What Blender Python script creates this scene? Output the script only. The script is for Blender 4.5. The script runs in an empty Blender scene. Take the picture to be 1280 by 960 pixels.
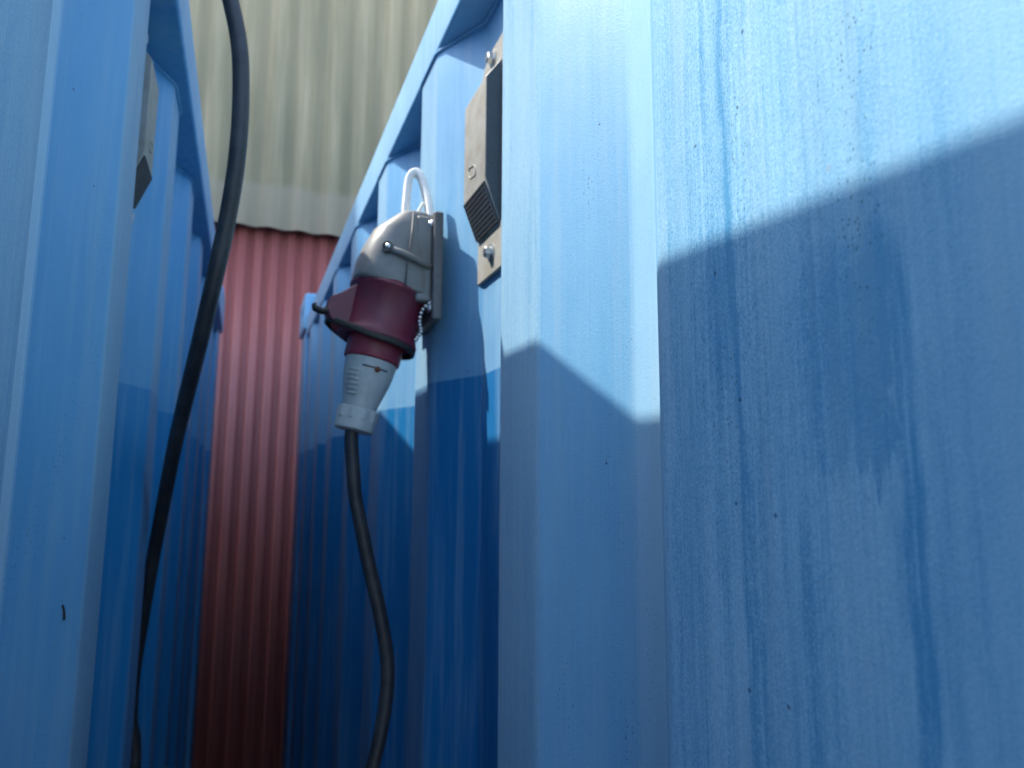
import bpy, bmesh, math, random
from mathutils import Vector, Matrix
random.seed(4)
sc = bpy.context.scene
C = sc.collection
R = math.radians
ZC = 1.99                                   # height of the phone above the ground
# ---------------------------------------------------------------- camera
F_PX, YAW, PITCH, ROLL = 909.0, .3579, .1434, .0053
cam = bpy.data.cameras.new('camera'); camo = bpy.data.objects.new('camera', cam); C.objects.link(camo)
fw = Vector((math.sin(YAW)*math.cos(PITCH), math.cos(YAW)*math.cos(PITCH), math.sin(PITCH)))
rt = Vector((math.cos(YAW), -math.sin(YAW), 0)); up = rt.cross(fw)
r2 = rt*math.cos(ROLL)+up*math.sin(ROLL); u2 = up*math.cos(ROLL)-rt*math.sin(ROLL)
camo.matrix_world = Matrix(((r2.x, u2.x, -fw.x, 0), (r2.y, u2.y, -fw.y, 0), (r2.z, u2.z, -fw.z, ZC), (0, 0, 0, 1)))
cam.sensor_width = 36; cam.lens = F_PX/1280*36
cam.clip_start = .01; cam.clip_end = 2000
cam.dof.use_dof = True; cam.dof.focus_distance = .36; cam.dof.aperture_fstop = 12
sc.camera = camo
# ---------------------------------------------------------------- sky, sun, exposure
SUN = Vector((-1, .45, 1.67)).normalized()
elev = math.asin(SUN.z); az = math.atan2(SUN.x, SUN.y)
w = bpy.data.worlds.new('World'); sc.world = w; w.use_nodes = True
wn = w.node_tree.nodes; wl = w.node_tree.links
sky = wn.new('ShaderNodeTexSky'); sky.sky_type = 'NISHITA'; sky.sun_disc = False
sky.dust_density = 2.2; sky.sun_elevation = elev; sky.sun_rotation = az
bg = wn['Background']; bg.inputs[1].default_value = .15
wl.new(sky.outputs[0], bg.inputs[0])
sl = bpy.data.lights.new('sun', 'SUN'); sl.energy = 2.0; sl.angle = R(.55); sl.color = (1, .95, .87)
so = bpy.data.objects.new('sun', sl); C.objects.link(so)
so.rotation_euler = SUN.to_track_quat('Z', 'Y').to_euler(); so.location = (-3, 1, 8)
sc.view_settings.view_transform = 'Standard'; sc.view_settings.look = 'None'
sc.view_settings.exposure = 2.14; sc.view_settings.gamma = 1
sc.render.engine = 'CYCLES'
sc.cycles.max_bounces = 14; sc.cycles.diffuse_bounces = 10; sc.cycles.glossy_bounces = 6

# ================================================================ helpers
class N:
    """small node graph writer"""
    def __init__(s, name):
        s.m = bpy.data.materials.new(name); s.m.use_nodes = True
        s.t = s.m.node_tree; s.n = s.t.nodes; s.l = s.t.links; s.p = s.n['Principled BSDF']
    def put(s, inp, v):
        if isinstance(v, bpy.types.NodeSocket): s.l.new(v, inp)
        elif v is not None:
            if hasattr(inp.default_value, '__len__') and len(inp.default_value) == 4 and len(v) == 3: v = (*v, 1)
            inp.default_value = v
    def math(s, op, a, b=None, c=None, clamp=False):
        n = s.n.new('ShaderNodeMath'); n.operation = op; n.use_clamp = clamp
        for i, v in enumerate((a, b, c)):
            if v is not None: s.put(n.inputs[i], v)
        return n.outputs[0]
    def pos(s):
        if not hasattr(s, '_p'):
            g = s.n.new('ShaderNodeNewGeometry'); x = s.n.new('ShaderNodeSeparateXYZ')
            s.l.new(g.outputs['Position'], x.inputs[0]); s._p = (x.outputs[0], x.outputs[1], x.outputs[2]); s._v = g.outputs['Position']
        return s._p
    def vec(s, sx, sy, sz, off=(0, 0, 0)):
        s.pos(); m = s.n.new('ShaderNodeMapping'); s.l.new(s._v, m.inputs[0])
        m.inputs['Scale'].default_value = (sx, sy, sz); m.inputs['Location'].default_value = off
        return m.outputs[0]
    def noise(s, scale, detail=3, rough=.55, off=(0, 0, 0), vec=None):
        n = s.n.new('ShaderNodeTexNoise'); sx = scale if hasattr(scale, '__len__') else (scale,)*3
        s.l.new(vec or s.vec(*sx, off), n.inputs['Vector']); n.inputs['Scale'].default_value = 1
        n.inputs['Detail'].default_value = detail; n.inputs['Roughness'].default_value = rough
        return n.outputs[0]
    def voro(s, scale, off=(0, 0, 0)):
        n = s.n.new('ShaderNodeTexVoronoi'); sx = scale if hasattr(scale, '__len__') else (scale,)*3
        s.l.new(s.vec(*sx, off), n.inputs['Vector']); n.inputs['Scale'].default_value = 1
        return n.outputs['Distance'], n.outputs['Color']
    def rng(s, v, a, b, c=0, d=1, smooth=False):
        n = s.n.new('ShaderNodeMapRange'); n.interpolation_type = 'SMOOTHSTEP' if smooth else 'LINEAR'
        for i, q in enumerate((v, a, b, c, d)): s.put(n.inputs[i], q)
        return n.outputs[0]
    def mix(s, f, a, b, mode='MIX'):
        n = s.n.new('ShaderNodeMix'); n.data_type = 'RGBA'; n.blend_type = mode
        s.put(n.inputs[0], f); s.put(n.inputs[6], a); s.put(n.inputs[7], b)
        return n.outputs[2]
    def bump(s, h, strength=.3, dist=.001, nrm=None):
        b = s.n.new('ShaderNodeBump'); b.inputs['Strength'].default_value = strength; b.inputs['Distance'].default_value = dist
        s.l.new(h, b.inputs['Height'])
        if nrm is not None: s.l.new(nrm, b.inputs['Normal'])
        return b.outputs[0]
    def out(s, col=None, rough=None, nrm=None, metal=None, spec=None):
        s.put(s.p.inputs['Base Color'], col); s.put(s.p.inputs['Roughness'], rough)
        if nrm is not None: s.l.new(nrm, s.p.inputs['Normal'])
        if metal is not None: s.put(s.p.inputs['Metallic'], metal)
        if spec is not None: s.put(s.p.inputs['Specular IOR Level'], spec)
        return s.m

RIDGE_X = (.1009, .176)
def paint(name, near_stains):
    """chalked blue container paint: streaks washed down by rain, speckles, orange peel"""
    m = N(name); x, y, z = m.pos()
    zz = m.math('SUBTRACT', z, ZC)
    deep = (.014, .190, .38) if near_stains else (.004, .150, .37); chalk = (.28, .487, .628); grey = (.29, .42, .49)
    fine = m.noise((560, 560, 9), 5, .68); fleck = m.noise((1300, 1300, 800), 3, .65, (7, 7, 7)); broad = m.noise((38, 38, 2.2), 3, .5, (3, 1, 7)); patch = m.noise((9, 9, 5), 3, .6, (1, 8, 2))
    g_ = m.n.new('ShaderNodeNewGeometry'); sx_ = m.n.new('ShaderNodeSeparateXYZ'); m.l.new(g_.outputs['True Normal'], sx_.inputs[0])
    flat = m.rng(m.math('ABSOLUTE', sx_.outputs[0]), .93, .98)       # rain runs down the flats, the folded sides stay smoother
    outer = m.rng(m.math('ABSOLUTE', x), RIDGE_X[near_stains]+.020, RIDGE_X[near_stains]+.012)
    wash = m.math('MULTIPLY_ADD', m.math('MULTIPLY', flat, outer), .75, .25)
    f = m.math('MULTIPLY', m.math('ADD', m.math('ADD', m.rng(fine, .3, .7, -.22, .22), m.math('ADD', m.rng(fleck, .3, .7, -.32, .32), m.rng(m.noise((300, 300, 160), 4, .7, (2, 9, 4)), .3, .7, -.10, .10))), m.rng(broad, .3, .7, -.09, .09)), 1)
    if near_stains: wash = m.math('MULTIPLY', wash, m.rng(y, .12, .215, .3, 1))
    f = m.math('MULTIPLY', f, wash)
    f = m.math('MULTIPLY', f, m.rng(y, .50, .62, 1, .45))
    f = m.math('ADD', f, m.rng(patch, .3, .7, -.12, .12))
    f = m.math('ADD', f, .66)
    if near_stains:
        # long runs of washed paint on the wide flat panel: (y at z=0, slope, width, z0, z1, strength)
        wob = m.math('MULTIPLY', m.math('SUBTRACT', m.noise((3, 3, 26), 2, .5, (5, 5, 5)), .5), .006)
        yy = m.math('ADD', y, wob)
        brk = m.noise((420, 420, 30), 4, .65, (8, 1, 3))
        brk2 = m.noise((30, 30, 22), 3, .6, (2, 8, 9))
        runs = [(.2205, .022, .0022, -.5, .60, .55), (.2170, .05, .0016, -.4, .02, .35), (.1915, .01, .0030, -.5, .015, .42),
                (.1515, .00, .0050, -.5, .09, .52), (.1490, .00, .0013, -.5, .03, .30), (.1570, .02, .0050, .045, .60, .30),
                (.2320, .02, .0020, -.4, .6, .22), (.2470, .0, .0016, -.3, .5, .2), (.2620, .0, .0018, -.5, .5, .2), (.2280, .02, .0100, .03, .11, .30),
                (.2100, .01, .0040, -.5, .6, .16), (.2000, .015, .0018, -.5, .07, .22), (.1830, .0, .0016, -.5, .6, .16), (.1760, .01, .0030, .02, .6, .14), (.1420, .0, .0030, -.5, .05, .18), (.1330, .01, .0040, -.5, .6, .12), (.2550, .01, .0030, -.5, .6, .14)]
        for y0, k, wd, z0, z1, st in runs:
            d = m.math('ABSOLUTE', m.math('SUBTRACT', yy, m.math('MULTIPLY_ADD', zz, k, y0)))
            g = m.rng(d, 0, m.math('MULTIPLY', brk2, wd*3.6), 1, 0, True)
            g = m.math('MULTIPLY', g, m.rng(brk, .30, .62, .25, 1)); g = m.math('MULTIPLY', g, m.rng(zz, z0, z0+.02)); g = m.math('MULTIPLY', g, m.rng(zz, z1-.03, z1, 1, 0))
            f = m.math('SUBTRACT', f, m.math('MULTIPLY', g, st))
        # the big wet-looking blotch with ragged drips below it
        jag = m.math('MULTIPLY', m.math('SUBTRACT', m.noise((190, 190, 12), 5, .7, (2, 2, 2)), .5), .060)
        lump = m.math('MULTIPLY', m.math('SUBTRACT', m.noise((60, 60, 45), 3, .6, (6, 2, 4)), .5), .020)
        low = m.rng(m.math('ADD', zz, jag), .005, .008); hi = m.rng(m.math('ADD', zz, lump), .066, .082, 1, 0)
        lft = m.rng(m.math('ADD', y, lump), .200, .176); rgt = m.rng(m.math('ADD', y, lump), .1535, .1550)
        bl = m.math('MULTIPLY', m.math('MULTIPLY', low, hi), m.math('MULTIPLY', lft, rgt))
        core = m.rng(m.math('ABSOLUTE', m.math('SUBTRACT', m.math('ADD', y, lump), .160)), 0, .012, 1.35, .75)
        f = m.math('SUBTRACT', f, m.math('MULTIPLY', m.math('MULTIPLY', bl, core), .32))
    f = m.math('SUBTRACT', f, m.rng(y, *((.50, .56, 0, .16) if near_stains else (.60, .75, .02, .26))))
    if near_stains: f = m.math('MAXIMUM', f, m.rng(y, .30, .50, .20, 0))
    # colour turns deeper blue below a level line further down the gap
    low_band = m.math('MULTIPLY', m.rng(zz, .1040, .1055, 1, 0), m.rng(y, *((.52, .54) if near_stains else (.685, .70))))
    f = m.math('SUBTRACT', f, m.math('MULTIPLY', low_band, .62))
    f = m.math('ADD', f, 0, clamp=True)
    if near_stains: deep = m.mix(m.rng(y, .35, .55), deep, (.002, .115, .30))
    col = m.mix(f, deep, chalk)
    # bounce light in the hollows, shade on the folded sides, painted as colour
    hollow_light = m.math('MULTIPLY', flat, m.rng(m.math('ABSOLUTE', x), RIDGE_X[near_stains]+.022, RIDGE_X[near_stains]+.028))
    hollow_light = m.math('MULTIPLY', hollow_light, m.rng(y, .50, .60, 1, .1))
    col = m.mix(m.math('MULTIPLY', hollow_light, .20 if near_stains else .70), col, (.42, .56, .64) if near_stains else (.50, .66, .75))
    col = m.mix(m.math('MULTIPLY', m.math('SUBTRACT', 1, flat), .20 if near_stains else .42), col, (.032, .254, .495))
    rib = m.math('MULTIPLY', m.math('MULTIPLY', flat, outer), m.rng(fine, .35, .65, .15, .50))
    if near_stains: rib = m.math('MULTIPLY', rib, m.rng(y, .28, .34))
    col = m.mix(rib, col, (.25, .37, .44))
    # greyish film in vertical bands
    film = m.rng(m.noise((70, 70, 4), 4, .65, (9, 3, 1)), .48, .75)
    col = m.mix(m.math('MULTIPLY', film, .35), col, grey)
    # specks of algae and grit
    d, c = m.voro((620, 620, 330)); big = m.rng(m.noise((26, 26, 9), 3, .6, (4, 4, 4)), .50, .66)
    sp = m.math('MULTIPLY', m.rng(d, .16, .26, 1, 0), big)
    sep = m.n.new('ShaderNodeSeparateColor'); m.l.new(c, sep.inputs[0])
    sp = m.math('MULTIPLY', sp, m.rng(sep.outputs[0], .55, .6))
    col = m.mix(m.math('MULTIPLY', sp, .75), col, (.020, .075, .085))
    d2, c2 = m.voro(75, (1, 2, 3)); sep2 = m.n.new('ShaderNodeSeparateColor'); m.l.new(c2, sep2.inputs[0])
    dot = m.math('MULTIPLY', m.rng(d2, .045, .075, 1, 0), m.rng(sep2.outputs[0], .86, .88))
    col = m.mix(m.math('MULTIPLY', dot, .8), col, (.01, .05, .11))
    orr = m.math('MULTIPLY', m.rng(d2, .07, .11, 1, 0), m.rng(sep2.outputs[1], .955, .965))
    col = m.mix(m.math('MULTIPLY', orr, .18), col, (.36, .24, .13))
    peel = m.noise(850, 2, .5); grain = m.noise(2300, 2, .6); soft = m.noise(14, 2, .5)
    n = m.bump(soft, .10, .004); n = m.bump(peel, .24, .0005, n); n = m.bump(grain, .22, .00018, n)
    rough = m.math('ADD', m.rng(m.noise((90, 90, 12), 3, .5), .3, .7, .36, .50), m.math('MULTIPLY', f, .08))
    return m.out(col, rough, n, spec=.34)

def plain(name, col, rough, scale=200, amt=.25, bump=.15, metal=0, dirt=None, spec=.5, bscale=None, stretch=1):
    m = N(name); a = m.noise((scale, scale, scale*stretch), 4, .6); b = m.noise(scale*.13, 3, .6, (3, 2, 1))
    c = m.mix(m.rng(a, .3, .7), tuple(v*(1-amt) for v in col), tuple(min(1, v*(1+amt)) for v in col))
    if dirt: c = m.mix(m.rng(b, .42, .66, 0, .7), c, dirt)
    return m.out(c, m.rng(b, .3, .7, rough-.06, rough+.08), m.bump(m.noise(bscale or scale*4, 2, .5), bump, .0004), metal, spec)

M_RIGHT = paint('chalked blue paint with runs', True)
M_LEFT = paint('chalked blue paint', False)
M_VENT = plain('warm grey plastic', (.285, .28, .25), .5, 400, .1, .2, dirt=(.20, .185, .145))
M_VENTD = plain('dark louvre plastic and side shade', (.048, .052, .058), .55, 400, .2)  # grille plastic, also the painted shade on the right vent's side
M_STEEL = plain('zinc plated steel', (.50, .52, .52), .32, 900, .25, .3, 1.0)
M_HOUS = plain('pale grey socket plastic', (.175, .177, .168), .45, 160, .07, .12, dirt=(.105, .105, .095))
M_PLATE = plain('dark grey socket base', (.085, .088, .09), .5, 200, .15)
M_RED = plain('dusty red socket plastic', (.15, .013, .032), .42, 120, .2, .12, dirt=(.085, .022, .032))
M_REDP = plain('red plug plastic', (.21, .024, .042), .4, 120, .12, .12)
M_PLUG = plain('pale grey plug plastic', (.40, .43, .41), .42, 150, .08, .12, dirt=(.26, .28, .26))
M_RUB = plain('black rubber', (.020, .021, .023), .48, 300, .3, .15, dirt=(.045, .048, .05))
M_GASK = plain('grimy seal rubber', (.018, .016, .012), .6, 200, .3)
M_LOOP = plain('off white loop plastic', (.78, .77, .72), .4, 200, .05)
M_RUST = plain('rust', (.16, .055, .02), .85, 500, .4)
M_BRIS = plain('black bristle', (.008, .008, .008), .6, 900, .2)

def fibre():
    m = N('weathered fibre cement'); x, y, z = m.pos()
    a = m.noise((38, 4, 1.4), 5, .65); b = m.noise((7, 3, 1.2), 3, .6, (2, 5, 1)); g = m.noise((260, 260, 120), 3, .7)
    c = m.mix(m.rng(a, .3, .7), (.42, .33, .195), (.66, .52, .335))
    c = m.mix(m.rng(b, .45, .7, 0, .55), c, (.32, .285, .19))
    tr = m.math('SINE', m.math('MULTIPLY', m.math('ADD', x, .02), 2*math.pi/.107))
    c = m.mix(m.math('MULTIPLY', m.rng(tr, -.1, .9), m.rng(a, .25, .6, .05, .38)), c, (.22, .20, .14))
    clean = m.rng(m.math('ADD', z, m.math('MULTIPLY', m.noise((9, 3, 3), 3, .6), .05)), ZC+1.15, ZC+1.12)
    c = m.mix(m.math('MULTIPLY', clean, .55), c, (.60, .48, .36))
    c = m.mix(m.rng(g, .62, .75, 0, .4), c, (.13, .13, .10))
    return m.out(c, .85, m.bump(g, .3, .002), spec=.2)
M_FIB = fibre()
def redm():
    m = N('red coated steel sheet'); a = m.noise((60, 10, 3), 4, .6); b = m.noise(3, 3, .5)
    c = m.mix(m.rng(a, .3, .7), (.255, .074, .068), (.33, .105, .094)); c = m.mix(m.rng(b, .4, .7, 0, .3), c, (.30, .13, .12))
    return m.out(c, .45, m.bump(a, .05, .001), spec=.4)
M_REDW = redm()
def groundm():
    m = N('gravelly concrete yard'); a = m.noise(2.5, 6, .7); g = m.noise(60, 4, .7)
    c = m.mix(m.rng(a, .3, .7), (.16, .155, .14), (.27, .26, .235)); c = m.mix(m.rng(g, .55, .75, 0, .6), c, (.09, .085, .075))
    return m.out(c, .9, m.bump(g, .4, .01), spec=.2)
M_GRD = groundm()
M_LINT = plain('dark doorless frame', (.05, .06, .07), .7, 30)

def bm_obj(name, bm, mat, parent=None, smooth=False, bevel=0, seg=2):
    me = bpy.data.meshes.new(name)
    bmesh.ops.recalc_face_normals(bm, faces=bm.faces[:]); bm.to_mesh(me); bm.free()
    o = bpy.data.objects.new(name, me); C.objects.link(o)
    if mat: me.materials.append(mat)
    if parent: o.parent = parent
    if bevel:
        b = o.modifiers.new('bevel', 'BEVEL'); b.width = bevel; b.segments = seg; b.limit_method = 'ANGLE'; b.angle_limit = R(35)
    if smooth or bevel:
        for p in me.polygons: p.use_smooth = True
        if bevel:
            wn_ = o.modifiers.new('wn', 'WEIGHTED_NORMAL'); wn_.keep_sharp = True
    return o
def empty(name, loc, rz=0, label=None, cat=None, group=None):
    o = bpy.data.objects.new(name, None); C.objects.link(o); o.location = loc; o.rotation_euler = (0, 0, rz); o.empty_display_size = .1
    tag(o, label, cat, group); return o
def tag(o, label=None, cat=None, group=None, kind=None):
    if label: o['label'] = label
    if cat: o['category'] = cat
    if group: o['group'] = group
    if kind: o['kind'] = kind
    return o
def box(bm, x0, x1, y0, y1, z0, z1):
    v = [bm.verts.new((x, y, z)) for z in (z0, z1) for y in (y0, y1) for x in (x0, x1)]
    for f in ((0, 1, 3, 2), (4, 5, 7, 6), (0, 1, 5, 4), (2, 3, 7, 6), (0, 2, 6, 4), (1, 3, 7, 5)): bm.faces.new([v[i] for i in f])
def boxo(name, dims, mat, parent, bevel=0): 
    bm = bmesh.new(); box(bm, *dims); return bm_obj(name, bm, mat, parent, bevel=bevel)
def frame(axis):
    a = Vector(axis).normalized(); u = a.cross(Vector((0, 1, 0))); u.normalize(); v = a.cross(u); return a, u, v
def lathe(bm, o, axis, prof, n=48, cap=True):
    a, u, v = frame(axis); o = Vector(o); rings = []
    for t, r in prof:
        rings.append([bm.verts.new(o+a*t+(u*math.cos(k*2*math.pi/n)+v*math.sin(k*2*math.pi/n))*r) for k in range(n)])
    for A, B in zip(rings, rings[1:]):
        for k in range(n): bm.faces.new((A[k], A[(k+1) % n], B[(k+1) % n], B[k]))
    if cap: bm.faces.new(rings[0]); bm.faces.new(rings[-1][::-1])
def smooth_path(pts, sub=8):
    P = [Vector(p) for p in pts]; out = []
    for i in range(len(P)-1):
        a, b, c, d = P[max(i-1, 0)], P[i], P[i+1], P[min(i+2, len(P)-1)]
        for k in range(sub):
            t = k/sub; out.append(.5*((2*b)+(c-a)*t+(2*a-5*b+4*c-d)*t*t+(3*b-a-3*c+d)*t**3))
    out.append(P[-1]); return out
def tube(bm, path, r, n=20, flat=None, cap=True):
    """sweep; flat=(w, t, side-vector) gives a rounded strap instead of a round tube"""
    rings = []; prev = None
    for i, p in enumerate(path):
        d = (path[min(i+1, len(path)-1)]-path[max(i-1, 0)]).normalized()
        if flat: s = Vector(flat[2]); u = (s-d*s.dot(d)).normalized()
        else:
            u = d.orthogonal().normalized() if prev is None else (prev-d*prev.dot(d)).normalized()
        prev = u; v = d.cross(u); ring = []
        for k in range(n):
            a = k*2*math.pi/n; c_, s_ = math.cos(a), math.sin(a)
            if flat:
                e = .45; c_ = math.copysign(abs(c_)**e, c_)*flat[0]; s_ = math.copysign(abs(s_)**e, s_)*flat[1]
            else: c_ *= r; s_ *= r
            ring.append(bm.verts.new(p+u*c_+v*s_))
        rings.append(ring)
    for A, B in zip(rings, rings[1:]):
        for k in range(n): bm.faces.new((A[k], A[(k+1) % n], B[(k+1) % n], B[k]))
    if cap: bm.faces.new(rings[0][::-1]); bm.faces.new(rings[-1])

# ================================================================ ground
bm = bmesh.new(); 
v = [bm.verts.new(p) for p in ((-400, -400, 0), (400, -400, 0), (400, 400, 0), (-400, 400, 0))]; bm.faces.new(v)
tag(bm_obj('ground', bm, M_GRD), kind='structure')

# ================================================================ the clad building that closes the gap
WY = 2.75; ZB = ZC+.948; BH = 7.5
bld = empty('industrial_building', (0, WY, 0), 0, 'large shed clad in beige fibre cement above and red ribbed steel below', 'building')
def sheet(name, x0, x1, y, z0, z1, pitch, amp, thick, mat, ph=0, wob=0, trap=0):
    bm = bmesh.new(); st = pitch/16; n = int((x1-x0)/st); cols = []
    zs = [z0, z1]
    for i in range(n+1):
        x = x0+i*st; q = math.sin(2*math.pi*(x+ph)/pitch)
        if trap: q = max(-1, min(1, (q-.35)*trap))
        yy = y+amp*q; cols.append([bm.verts.new((x, yy+o_, z)) for o_ in (0, thick) for z in zs])
    for A, B in zip(cols, cols[1:]):
        bm.faces.new((A[0], B[0], B[1], A[1])); bm.faces.new((A[2], A[3], B[3], B[2])); bm.faces.new((A[0], A[2], B[2], B[0])); bm.faces.new((A[1], B[1], B[3], A[3]))
    return bm_obj(name, bm, mat, bld, smooth=True)
sheet('beige_cladding', -7.5, 7.5, -.032, ZB, BH, .107, .010, .006, M_FIB, .02)
sheet('red_cladding', -7.5, 7.5, .020, .25, ZB+.12, .0580, .0070, .001, M_REDW, .015, trap=1.8)
boxo('plinth', (-7.5, 7.5, -.01, .2, 0, .25), M_GRD, bld)
boxo('wall', (-7.5, 7.5, .05, 9, .01, BH-.05), M_LINT, bld)
boxo('eaves_flashing', (-7.6, 7.6, -.11, 9.1, BH, BH+.06), M_FIB, bld)
scr0 = None
for k in range(-20, 21):
    # one screw with its washer on every second wave crest
    xs = .1225+k*.214
    if abs(xs) > 7: continue
    if scr0 is None:
        bm = bmesh.new(); lathe(bm, (0, 0, 0), (0, -1, 0), [(0, .016), (.004, .016), (.006, .013), (.007, .009), (.013, .0085), (.015, .005)], 20)
        s = scr0 = bm_obj('roofing_screw', bm, M_LOOP, bld, smooth=True)
    else:
        s = scr0.copy(); C.objects.link(s); s.parent = bld
    s.location = (xs, -.046, ZB+.112)

# ================================================================ containers
PIT, FW, SW, DD = .278, .070, .068, .033
ZT = .526+ZC; RH = .063; YE = 2.45; YN = -.25
def container(sign, D, y0, rail_out, rot, label, mat, wide):
    """sign +1: the wall faces -x (right container); wall ridges in plane x = sign*D; y0 = far edge of the first ridge"""
    root = empty('shipping_container', (0, 0, 0), rot, label, 'container', 'blue shipping containers parked side by side')
    # wall profile, list of (y, depth)
    pts = []
    k0 = math.ceil((YN-y0)/PIT)+1; k1 = math.floor((YE-.16-y0)/PIT)
    ridges = [y0+k*PIT for k in range(k0, k1+1)]            # far edges
    prof = []
    for e in ridges:
        if wide and wide[0]-.90 < e < y0-.01: continue      # replaced by the wide flat panel
        prof += [(e-FW-SW, DD), (e-FW, 0), (e, 0), (e+SW, DD)]
    if wide:
        prof += [(YN+.165, .0050), (wide[0], -.0050), (wide[0]+.058, DD)]
    prof.sort()
    prof = [(YN+.16, .0051 if wide else DD)]+prof+[(YE-.10, DD)]
    # round every fold with a small arc
    out = []
    for i, p in enumerate(prof):
        if i in (0, len(prof)-1): out.append(p); continue
        a, b, c = Vector(prof[i-1]), Vector(p), Vector(prof[i+1])
        if (b-a).length < .004 or (c-b).length < .004: out.append(p); continue
        t = .0055; d1 = (a-b).normalized(); d2 = (c-b).normalized(); A = b+d1*t; B = b+d2*t
        for k in range(5):
            q = k/4; out.append(tuple((1-q)**2*A+2*q*(1-q)*b+q*q*B))
    def X(d): return sign*(D+d)
    zlo, zhi = .16, ZT-RH
    bm = bmesh.new(); cols = []
    for yy, d in out:
        zs = [zlo, 1.0, zhi]
        cols.append([bm.verts.new((X(d), yy, z)) for z in zs]+[bm.verts.new((X(d+.0018), yy, z)) for z in (zlo, zhi)])
    for A, B in zip(cols, cols[1:]):
        bm.faces.new((A[0], B[0], B[1], A[1])); bm.faces.new((A[1], B[1], B[2], A[2])); bm.faces.new((A[3], A[4], B[4], B[3]))
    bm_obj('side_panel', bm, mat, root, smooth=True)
    rx0, rx1 = sorted((sign*(D-rail_out), sign*(D-rail_out+.060)))
    boxo('top_rail', (rx0, rx1, YN+.16, YE-.16, ZT-RH+.0003, ZT), mat, root, .004)
    boxo('bottom_rail', (*sorted((sign*(D-.002), sign*(D+.05))), YN+.16, YE-.16, .03, .165), mat, root, .004)
    # weld bead where the panel meets the rail
    bm = bmesh.new(); path = [Vector((X(d-.0010), yy, zhi-.001)) for yy, d in out if YN+.2 < yy < YE-.2]
    tube(bm, path, .0022, 6); bm_obj('weld_bead', bm, mat, root, smooth=True)
    xo0, xo1 = sorted((sign*(D-.002), sign*(D+.15)))
    xf0, xf1 = sorted((sign*(D+2.438-.15), sign*(D+2.438)))
    for yy0, yy1 in ((YE-.16, YE-.012), (YN+.012, YN+.16)):
        for a, b in ((xo0, xo1), (xf0, xf1)):
            boxo('corner_post', (a, b, yy0, yy1, .118, ZT-.045), mat, root, .006)
    for yy0, yy1 in ((YE-.178, YE), (YN, YN+.178)):
        for sx in (0, 1):
            c0, c1 = sorted((sign*(D-.011), sign*(D+.151))) if sx == 0 else sorted((sign*(D+2.438-.151), sign*(D+2.438+.011)))
            for z0 in (0, ZT-.045):
                c = boxo('corner_casting', (c0, c1, yy0, yy1, z0+.001, z0+.118), mat, root, .009)
                if sx == 0 and z0 > 0:
                    # oval lashing hole, a real recess
                    cut = bmesh.new(); xm = sign*(D-.011); ym = (yy0+yy1)/2; zm = z0+.059
                    ring = []
                    for dx in (-.03, .05):
                        ring.append([cut.verts.new((xm+sign*dx, ym+.036*math.cos(q*math.pi/12), zm+.026*math.sin(q*math.pi/12))) for q in range(24)])
                    for q in range(24): cut.faces.new((ring[0][q], ring[0][(q+1) % 24], ring[1][(q+1) % 24], ring[1][q]))
                    cut.faces.new(ring[0]); cut.faces.new(ring[1])
                    co = bm_obj('cutter', cut, None); dg = bpy.context.evaluated_depsgraph_get
                    mo = c.modifiers.new('hole', 'BOOLEAN'); mo.operation = 'DIFFERENCE'; mo.object = co; mo.solver = 'EXACT'
                    c.modifiers.move(len(c.modifiers)-1, 0)
                    co.parent = None; me = bpy.data.meshes.new_from_object(c.evaluated_get(dg()))
                    c.modifiers.clear(); c.data = me; bpy.data.objects.remove(co)
    # roof, floor, far side and ends: out of view but they shade the gap
    a, b = sorted((sign*(D+.058), sign*(D+2.38)))
    boxo('roof', (a, b, YN+.05, YE-.05, ZT-.03, ZT-.012), mat, root)
    boxo('floor', (a, b, YN+.05, YE-.05, .12, .16), M_LINT, root)
    fx0, fx1 = sorted((sign*(D+2.40), sign*(D+2.43)))
    boxo('far_side_panel', (fx0, fx1, YN+.16, YE-.16, .1, ZT-.003), mat, root)
    bm = bmesh.new(); n = 32; cols = []
    a, b = sorted((sign*(D+.15), sign*(D+2.29)))
    for i in range(n+1):
        xx = a+(b-a)*i/n; dep = -.02 if (i//2) % 2 else -.055
        cols.append([bm.verts.new((xx, YE+dep, z)) for z in (.1, ZT-.002)])
    for A, B in zip(cols, cols[1:]): bm.faces.new((A[0], B[0], B[1], A[1]))
    bm_obj('end_wall', bm, mat, root)
    for q in (0, 1):
        xa, xb = a+(b-a)*(.5*q)+.004, a+(b-a)*(.5+.5*q)-.004
        boxo('door', (xa, xb, YN+.02, YN+.06, .12, ZT-.05), mat, root, .004)
    return root
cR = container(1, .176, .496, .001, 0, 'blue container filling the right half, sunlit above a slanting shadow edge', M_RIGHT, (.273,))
cL = container(-1, .1009, .664, .016, -.0092, 'blue container on the left, its whole side in shade, behind the thick hanging cable', M_LEFT, None)

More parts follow.
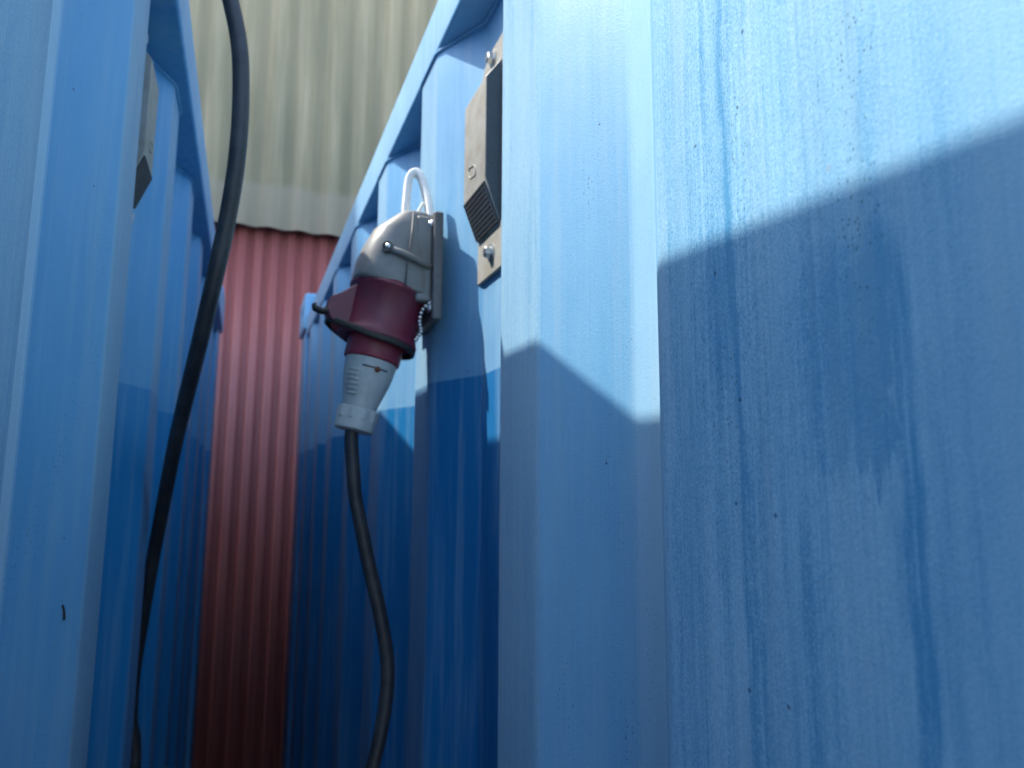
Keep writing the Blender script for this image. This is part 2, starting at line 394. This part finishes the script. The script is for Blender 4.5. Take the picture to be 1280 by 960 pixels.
# ---- ventilators bolted in a recess of each side panel
def vent(root, sign, X, ya, yb, z0, mat):
    """X = x of the recess, ya near and yb far edge, z0 height of the lower flange end above the camera"""
    z0 += ZC; H = .222; pr = .0195
    bm = bmesh.new(); pl = [(ya, z0), (yb, z0), (yb, z0+H-.022), (yb-.016, z0+H-.006), (yb-.030, z0+H), (ya, z0+H)]
    A = [bm.verts.new((sign*X, *p)) for p in pl]; B = [bm.verts.new((sign*(X-.004), *p)) for p in pl]
    bm.faces.new(A); bm.faces.new(B[::-1])
    for i in range(6): bm.faces.new((A[i], A[(i+1) % 6], B[(i+1) % 6], B[i]))
    fl = bm_obj('vent', bm, mat, root, bevel=.0012)
    bm = bmesh.new(); xi = sign*(X-.004); xo = sign*(X-pr)
    prof = [(xi, z0+.040), (xo, z0+.080), (xo, z0+.176), (xi, z0+.197)]
    yy0, yy1 = ya+.006, yb-.002
    A = [bm.verts.new((x, yy0, z)) for x, z in prof]; B = [bm.verts.new((x, yy1, z)) for x, z in prof]
    bm.faces.new(A); bm.faces.new(B[::-1])
    for i in range(4): bm.faces.new((A[i], A[(i+1) % 4], B[(i+1) % 4], B[i]))
    bm_obj('hood', bm, mat, fl, bevel=.0015)
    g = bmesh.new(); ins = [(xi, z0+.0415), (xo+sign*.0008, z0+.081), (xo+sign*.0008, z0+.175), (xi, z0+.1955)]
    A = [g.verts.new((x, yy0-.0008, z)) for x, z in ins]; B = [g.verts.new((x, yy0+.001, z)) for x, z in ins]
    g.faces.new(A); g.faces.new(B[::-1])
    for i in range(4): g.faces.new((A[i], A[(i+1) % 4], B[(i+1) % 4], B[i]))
    bm_obj('shaded_side_sheet', g, M_VENTD if sign > 0 else mat, fl)  # thin added sheet; dark on the right vent to paint the side face's shade
    # perforated grille on the sloping underside, slightly proud, with rows of small holes as dark pips
    g = bmesh.new(); p0 = Vector((xi, 0, z0+.040)); p1 = Vector((xo, 0, z0+.080)); nrm = Vector((-sign*(.028), 0, -(pr-.004))).normalized()
    def P(u, yv, h): 
        q = p0.lerp(p1, u)+nrm*h; return Vector((q.x, yv, q.z))
    v8 = [g.verts.new(P(u, yv, h)) for h in (-.001, .0012) for u, yv in ((.06, yy0+.002), (.94, yy0+.002), (.94, yy1-.002), (.06, yy1-.002))]
    for f in ((0, 1, 2, 3), (4, 5, 6, 7), (0, 1, 5, 4), (1, 2, 6, 5), (2, 3, 7, 6), (3, 0, 4, 7)): g.faces.new([v8[i] for i in f])
    bm_obj('grille', g, M_VENTD, fl)
    g = bmesh.new(); nu, ny = 9, 12
    for i in range(nu+1):
        u = .08+.84*i/nu; a = P(u, yy0+.0025, .0017); b = P(u, yy1-.0025, .0017)
        tube(g, [a, b], .0006, 6)
    for j in range(ny+1):
        yv = yy0+.003+(yy1-yy0-.006)*j/ny; tube(g, [P(.08, yv, .0017), P(.92, yv, .0017)], .0006, 6)
    bm_obj('grille_mesh', g, M_PLATE, fl)
    # moulded loop mark low on the face
    g = bmesh.new(); yc = (yy0+yy1)/2+.004; zc = z0+.100
    pts = [(yc+.010*math.copysign(abs(math.cos(t))**.6, math.cos(t)), zc+.0055*math.copysign(abs(math.sin(t))**.6, math.sin(t))+(.35*.010*math.cos(t))) for t in [k*2*math.pi/28 for k in range(29)]]
    tube(g, [Vector((xo-sign*.0002, a, b)) for a, b in pts], .0007, 8)
    bm_obj('moulded_mark', g, mat, fl, smooth=True)
    for zz in (z0+.020, z0+H-.012):
        g = bmesh.new(); yc = (ya+yb)/2-.006
        lathe(g, (sign*(X-.004), yc, zz), (-sign, 0, 0), [(0, .0085), (.0012, .0085), (.0018, .0060)], 24)
        lathe(g, (sign*(X-.0055), yc, zz), (-sign, 0, 0), [(0, .0055), (.0045, .0055), (.0055, .0042)], 6)
        bm_obj('bolt', g, M_STEEL, fl)
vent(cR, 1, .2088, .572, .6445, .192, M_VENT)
vent(cL, -1, .1270, .738, .805, .240, M_VENT)
# small grey plate on the next rib
boxo('marking_plate', (.1735, .176, 1.022, 1.048, ZC+.335, ZC+.372), M_PLATE, cR, .0005)

# ================================================================ wall socket
YS = .700
sock = empty('power_socket', (.1745, YS, ZC+.215), 0, 'grey angled wall socket with red collar and white loop, screwed to the right container', 'power socket')
def loc(o): o.matrix_parent_inverse = Matrix.Translation((-.1745, -YS, -(ZC+.215))); return o
TL = R(12.5); AX = Vector((-math.sin(TL), 0, -math.cos(TL)))           # the way the socket points
Z = ZC
# back plate
loc(boxo('back_plate', (.1655, .1752, YS-.040, YS+.046, Z+.160, Z+.268), M_PLATE, sock, .002))
# tapering D shaped housing
secs = [  # (x centre, z, half depth, half width, tilt)
    (.1510, .2702, .0110, .0255, 0), (.1502, .2692, .0150, .0290, 0), (.1490, .2665, .0172, .0305, .03), (.1392, .2480, .0275, .0335, .11), (.1362, .2300, .0332, .0350, .17), (.1345, .2150, .0368, .0360, .22), (.1335, .2020, .0385, .0365, .26), (.1320, .1940, .0385, .0368, .262), (.1312, .1915, .0375, .0360, .262)]
bm = bmesh.new(); rings = []
for cx, cz, hd, hw, tl in secs:
    ring = []
    for k in range(40):
        a = k*2*math.pi/40; ca, sa = math.cos(a), math.sin(a)
        if ca > 0: ca = abs(ca)**.45; sa = math.copysign(abs(sa)**.6, sa)      # squarer towards the wall
        else: ca = -abs(ca)**.62; sa = math.copysign(abs(sa)**.62, sa)
        dx = ca*hd; ring.append(bm.verts.new((cx+dx*math.cos(tl), YS+sa*hw, Z+cz-dx*math.sin(tl))))
    rings.append(ring)
for A, B in zip(rings, rings[1:]):
    for k in range(40): bm.faces.new((A[k], A[(k+1) % 40], B[(k+1) % 40], B[k]))
bm.faces.new(rings[0][::-1]); bm.faces.new(rings[-1])
hous = loc(bm_obj('housing', bm, M_HOUS, sock, smooth=True))
# web that joins housing and plate, rib and screw boss on the near side
bm = bmesh.new(); box(bm, .150, .1660, YS-.034, YS+.036, Z+.178, Z+.264); loc(bm_obj('housing_web', bm, M_HOUS, sock, bevel=.003))
def sub(o): return o
bm = bmesh.new(); tube(bm, [Vector((.1200, YS-.0365, Z+.226)), Vector((.1350, YS-.0395, Z+.2215)), Vector((.1500, YS-.0385, Z+.2165)), Vector((.1640, YS-.0345, Z+.2125))], .0034, 14)
sub(bm_obj('screw_channel', bm, M_HOUS, hous, smooth=True))
bm = bmesh.new(); lathe(bm, (.1230, YS-.034, Z+.2258), (-.45, -1, .1), [(0, .0055), (.007, .0055), (.0078, .0048), (.006, .0036), (.003, .0034)], 24)
sub(bm_obj('screw_boss', bm, M_PLATE, hous, smooth=True))
bm = bmesh.new(); lathe(bm, (.1222, YS-.038, Z+.2262), (-.45, -1, .1), [(0, .0030), (.0032, .0030), (.004, .002)], 16)
sub(bm_obj('screw', bm, M_STEEL, hous, smooth=True))
bm = bmesh.new(); tube(bm, [Vector((.1470, YS-.0305, Z+.2665)), Vector((.1440, YS-.0375, Z+.240)), Vector((.1405, YS-.0393, Z+.212)), Vector((.1390, YS-.0388, Z+.190))], .0009, 8)
sub(bm_obj('mould_seam', bm, M_PLATE, hous, smooth=True))
for zq in (.172, .256):
    bm = bmesh.new(); lathe(bm, (.1655, YS-.032, Z+zq), (-1, 0, 0), [(0, .005), (.002, .005), (.003, .0038), (.0042, .0034), (.0044, .001)], 16)
    loc(bm_obj('fixing_screw', bm, M_STEEL, sock, smooth=True))
# red collar with hinge lug and a grimy seal
C0 = Vector((.1318, YS, Z+.1935))
bm = bmesh.new(); lathe(bm, C0, AX, [(-.002, .0365), (0, .0375), (.0015, .0392), (.0040, .0392), (.005, .0372), (.030, .0362), (.042, .0355), (.048, .0378), (.0525, .0392), (.0540, .0388), (.0540, .0330), (.046, .0300)], 56)
loc(bm_obj('collar', bm, M_RED, sock, smooth=True))
bm = bmesh.new(); a_, u_, v_ = AX, Vector((-math.cos(TL), 0, math.sin(TL))), Vector((0, 1, 0))
def Lp(t, r, y): return C0+a_*t+u_*r+Vector((0, y, 0))
lug = [(.006, .033), (.020, .046), (.026, .0535), (.033, .0560), (.039, .0545), (.046, .050), (.052, .040), (.052, .030), (.006, .030)]
A = [bm.verts.new(Lp(t, r, -.016)) for t, r in lug]; B = [bm.verts.new(Lp(t, r, -.009)) for t, r in lug]
bm.faces.new(A); bm.faces.new(B[::-1])
for i in range(len(lug)): bm.faces.new((A[i], A[(i+1) % len(lug)], B[(i+1) % len(lug)], B[i]))
for v0 in (.004, .011):
    A = [bm.verts.new(Lp(t, r, v0+.004)) for t, r in lug]; B = [bm.verts.new(Lp(t, r, v0+.009)) for t, r in lug]
    bm.faces.new(A); bm.faces.new(B[::-1])
    for i in range(len(lug)): bm.faces.new((A[i], A[(i+1) % len(lug)], B[(i+1) % len(lug)], B[i]))
    break
loc(bm_obj('hinge_lug', bm, M_RED, sock, bevel=.0018))
bm = bmesh.new(); lathe(bm, Lp(.032, .0500, -.0185), (0, 1, 0), [(0, .0030), (.0005, .0036), (.034, .0036), (.0345, .003)], 18)
loc(bm_obj('hinge_pin', bm, M_STEEL, sock, smooth=True))
# sprung lid folded open along the lower rim: a dark curved lip
bm = bmesh.new(); rim = []
for k in range(41):
    a = math.pi*k/20; rr = .0385+(.016 if False else 0)
    out_ = max(0, math.cos(a)); lift = -.010*out_**2
    rim.append(C0+a_*(.0535+lift+.0028)+u_*math.cos(a)*(.0372+.014*out_**3)+Vector((0, math.sin(a)*.0372, 0)))
tube(bm, rim, 0, 12, flat=(.0030, .0019, tuple(a_)))
loc(bm_obj('lid_seal', bm, M_GASK, sock, smooth=True))
bm = bmesh.new(); tube(bm, smooth_path([Lp(.040, .052, -.012), Lp(.042, .058, -.011), Lp(.041, .0640, -.010), Lp(.039, .066, -.009)]), 0, 12, flat=(.0060, .0024, (0, 1, 0)))
loc(bm_obj('lid_tab', bm, M_GASK, sock, smooth=True))
# white loop above the housing
lp = [(.1440, YS-.004, Z+.266), (.1450, YS-.004, Z+.286), (.1465, YS-.004, Z+.308), (.1490, YS-.005, Z+.3165), (.1540, YS-.006, Z+.3190), (.1590, YS-.008, Z+.3130), (.1620, YS-.010, Z+.302), (.1650, YS-.014, Z+.287), (.1665, YS-.018, Z+.268)]
bm = bmesh.new(); tube(bm, smooth_path(lp), 0, 16, flat=(.0050, .0038, (0, 1, 0)))
loc(bm_obj('loop', bm, M_LOOP, sock, smooth=True))
bm = bmesh.new(); tube(bm, smooth_path([(.1520, YS-.012, Z+.268), (.1560, YS-.013, Z+.276), (.1600, YS-.014, Z+.284)]), 0, 12, flat=(.0038, .0016, (0, 1, 0)))
loc(bm_obj('loop_tab', bm, M_LOOP, sock, smooth=True))
# little ball chain hanging beside the collar
p = [(.1660, YS-.034, Z+.178), (.1560, YS-.040, Z+.168), (.1530, YS-.041, Z+.156), (.1545, YS-.041, Z+.146), (.1500, YS-.040, Z+.138)]
for q in smooth_path(p, 3):
    bm = bmesh.new(); bmesh.ops.create_icosphere(bm, subdivisions=2, radius=.0019, matrix=Matrix.Translation(q))
    loc(bm_obj('chain_link', bm, M_STEEL, sock, smooth=True))

# ================================================================ plug pushed into the socket, and its cable
plug = empty('power_plug', (C0+AX*.07), 0, 'red and pale grey industrial plug pushed up into the socket, black cable hanging from it', 'power plug')
def lp_(o): o.matrix_parent_inverse = Matrix.Translation(-(C0+AX*.07)); return o
bm = bmesh.new(); lathe(bm, C0, AX, [(.048, .0270), (.055, .0275), (.072, .0272), (.0735, .0268), (.074, .0255)], 48)
lp_(bm_obj('plug_nose', bm, M_REDP, plug, smooth=True))
bm = bmesh.new(); lathe(bm, C0, AX, [(.0700, .0240), (.0760, .0252), (.078, .0246), (.086, .0240), (.096, .0222), (.108, .0190), (.117, .0168), (.121, .0164), (.124, .0150)], 48)
body = lp_(bm_obj('plug_body', bm, M_PLUG, plug, smooth=True))
# grip ribs on the near side of the body
def psub(o): return o
def Ps(t, r, ang): return C0+a_*t+(u_*math.cos(ang)+Vector((0, -1, 0))*math.sin(ang))*r
for k in range(6):
    t = .088+k*.0044; rr = .0240-(t-.086)*.17
    bm = bmesh.new(); tube(bm, [Ps(t, rr-.0002, q) for q in (.55, .75, .95, 1.1)], .0010, 8)
    psub(bm_obj('grip_rib', bm, M_PLUG, body, smooth=True))
bm = bmesh.new()
tube(bm, [Ps(.083, .0243, q) for q in (1.15, 1.4, 1.7, 1.95, 2.2)], .0009, 8); psub(bm_obj('body_seam', bm, M_PLATE, body, smooth=True))
bm = bmesh.new(); lathe(bm, Ps(.084, .0235, 1.75), Ps(.084, 1, 1.75)-Ps(.084, 0, 1.75), [(0, .0030), (.0010, .0030), (.0016, .0016)], 14); psub(bm_obj('rusty_screw', bm, M_RUST, body, smooth=True))
# clamping nut with castellated rim
bm = bmesh.new(); n = 60; T = [(.121, .0172), (.1225, .0198), (.132, .0200), (.133, .0190), (.142, .0188), (.143, .0175), (.1435, .0095)]
rings = []
for i, (t, r) in enumerate(T):
    rings.append([bm.verts.new(C0+a_*t+(u_*math.cos(k*2*math.pi/n)+Vector((0, 1, 0))*math.sin(k*2*math.pi/n))*(r-(.0011 if (i in (1, 2) and (k//3) % 2) else 0))) for k in range(n)])
for A, B in zip(rings, rings[1:]):
    for k in range(n): bm.faces.new((A[k], A[(k+1) % n], B[(k+1) % n], B[k]))
bm.faces.new(rings[0]); bm.faces.new(rings[-1][::-1])
lp_(bm_obj('gland_nut', bm, M_PLUG, plug, bevel=.0005))
e = C0+AX*.138
cp = [e, e+AX*.012, (.1020, .7, Z+.018), (.1050, .70, Z-.008), (.1110, .70, Z-.034), (.1190, .70, Z-.068), (.1305, .70, Z-.111), (.1385, .70, Z-.150), (.1405, .70, Z-.178), (.1365, .70, Z-.215), (.129, .70, Z-.250), (.118, .70, Z-.285), (.10, .71, Z-.36), (.07, .74, Z-.50), (.04, .80, Z-.80), (.03, .85, Z-1.2), (.03, .9, Z-1.7), (.03, 1.0, Z-1.95), (.04, 1.3, Z-1.98), (.05, 1.9, Z-1.98)]
bm = bmesh.new(); tube(bm, smooth_path(cp), .0065, 20); lp_(bm_obj('cable', bm, M_RUB, plug, smooth=True))

# ================================================================ the thick cable hanging at the left
def ray(px, py, Y):
    d = fw+r2*((px-640)/F_PX)-u2*((py-480)/F_PX); return Vector((0, 0, ZC))+d*(Y/d.y)
cl = [(.16, .46, Z+1.0), (.075, .58, Z+.66)]
cl = [ray(255, -160, .66), ray(272, -60, .67), ray(288, 0, .68), ray(299.5, 60, .68), ray(301, 130, .68), ray(296, 200, .68), ray(285, 270, .69), ray(270, 340, .70), ray(254, 410, .73), ray(238, 475, .78), ray(220, 550, .85), ray(206, 620, .92), ray(191, 700, 1.0), ray(179, 770, 1.04), ray(168, 840, 1.07), ray(164, 900, 1.08), ray(168, 960, 1.08)]
cl = [Vector((-.12, .60, ZT+.012)), Vector((-.060, .635, ZT+.02))]+cl+[Vector((-.10, 1.08, Z-.6)), Vector((-.09, 1.1, Z-1.2)), Vector((-.05, 1.15, Z-1.9)), Vector((-.02, 1.4, Z-1.975)), Vector((0, 2.0, Z-1.98))]
bm = bmesh.new(); tube(bm, smooth_path(cl, 6), .0077, 20)
o = bm_obj('power_cable', bm, M_RUB, None, smooth=True)
tag(o, 'thick black cable hanging in a bow in the gap, in front of the left container', 'cable')

# ================================================================ the black bristle stuck on the left wall
bm = bmesh.new()
q = lambda px, py, Y: ray(px, py, Y)
tube(bm, smooth_path([q(71, 741, .5745), q(74, 748, .575), q(76.5, 752.5, .5755)], 4), .0007, 8)
tube(bm, smooth_path([q(78, 756, .576), q(80, 763, .5765), q(80.5, 775, .577)], 4), .0007, 8)
o = bm_obj('bristle', bm, M_BRIS, None, smooth=True)
tag(o, 'tiny black broken bristle stuck to the blue paint low on the left container', 'bristle')
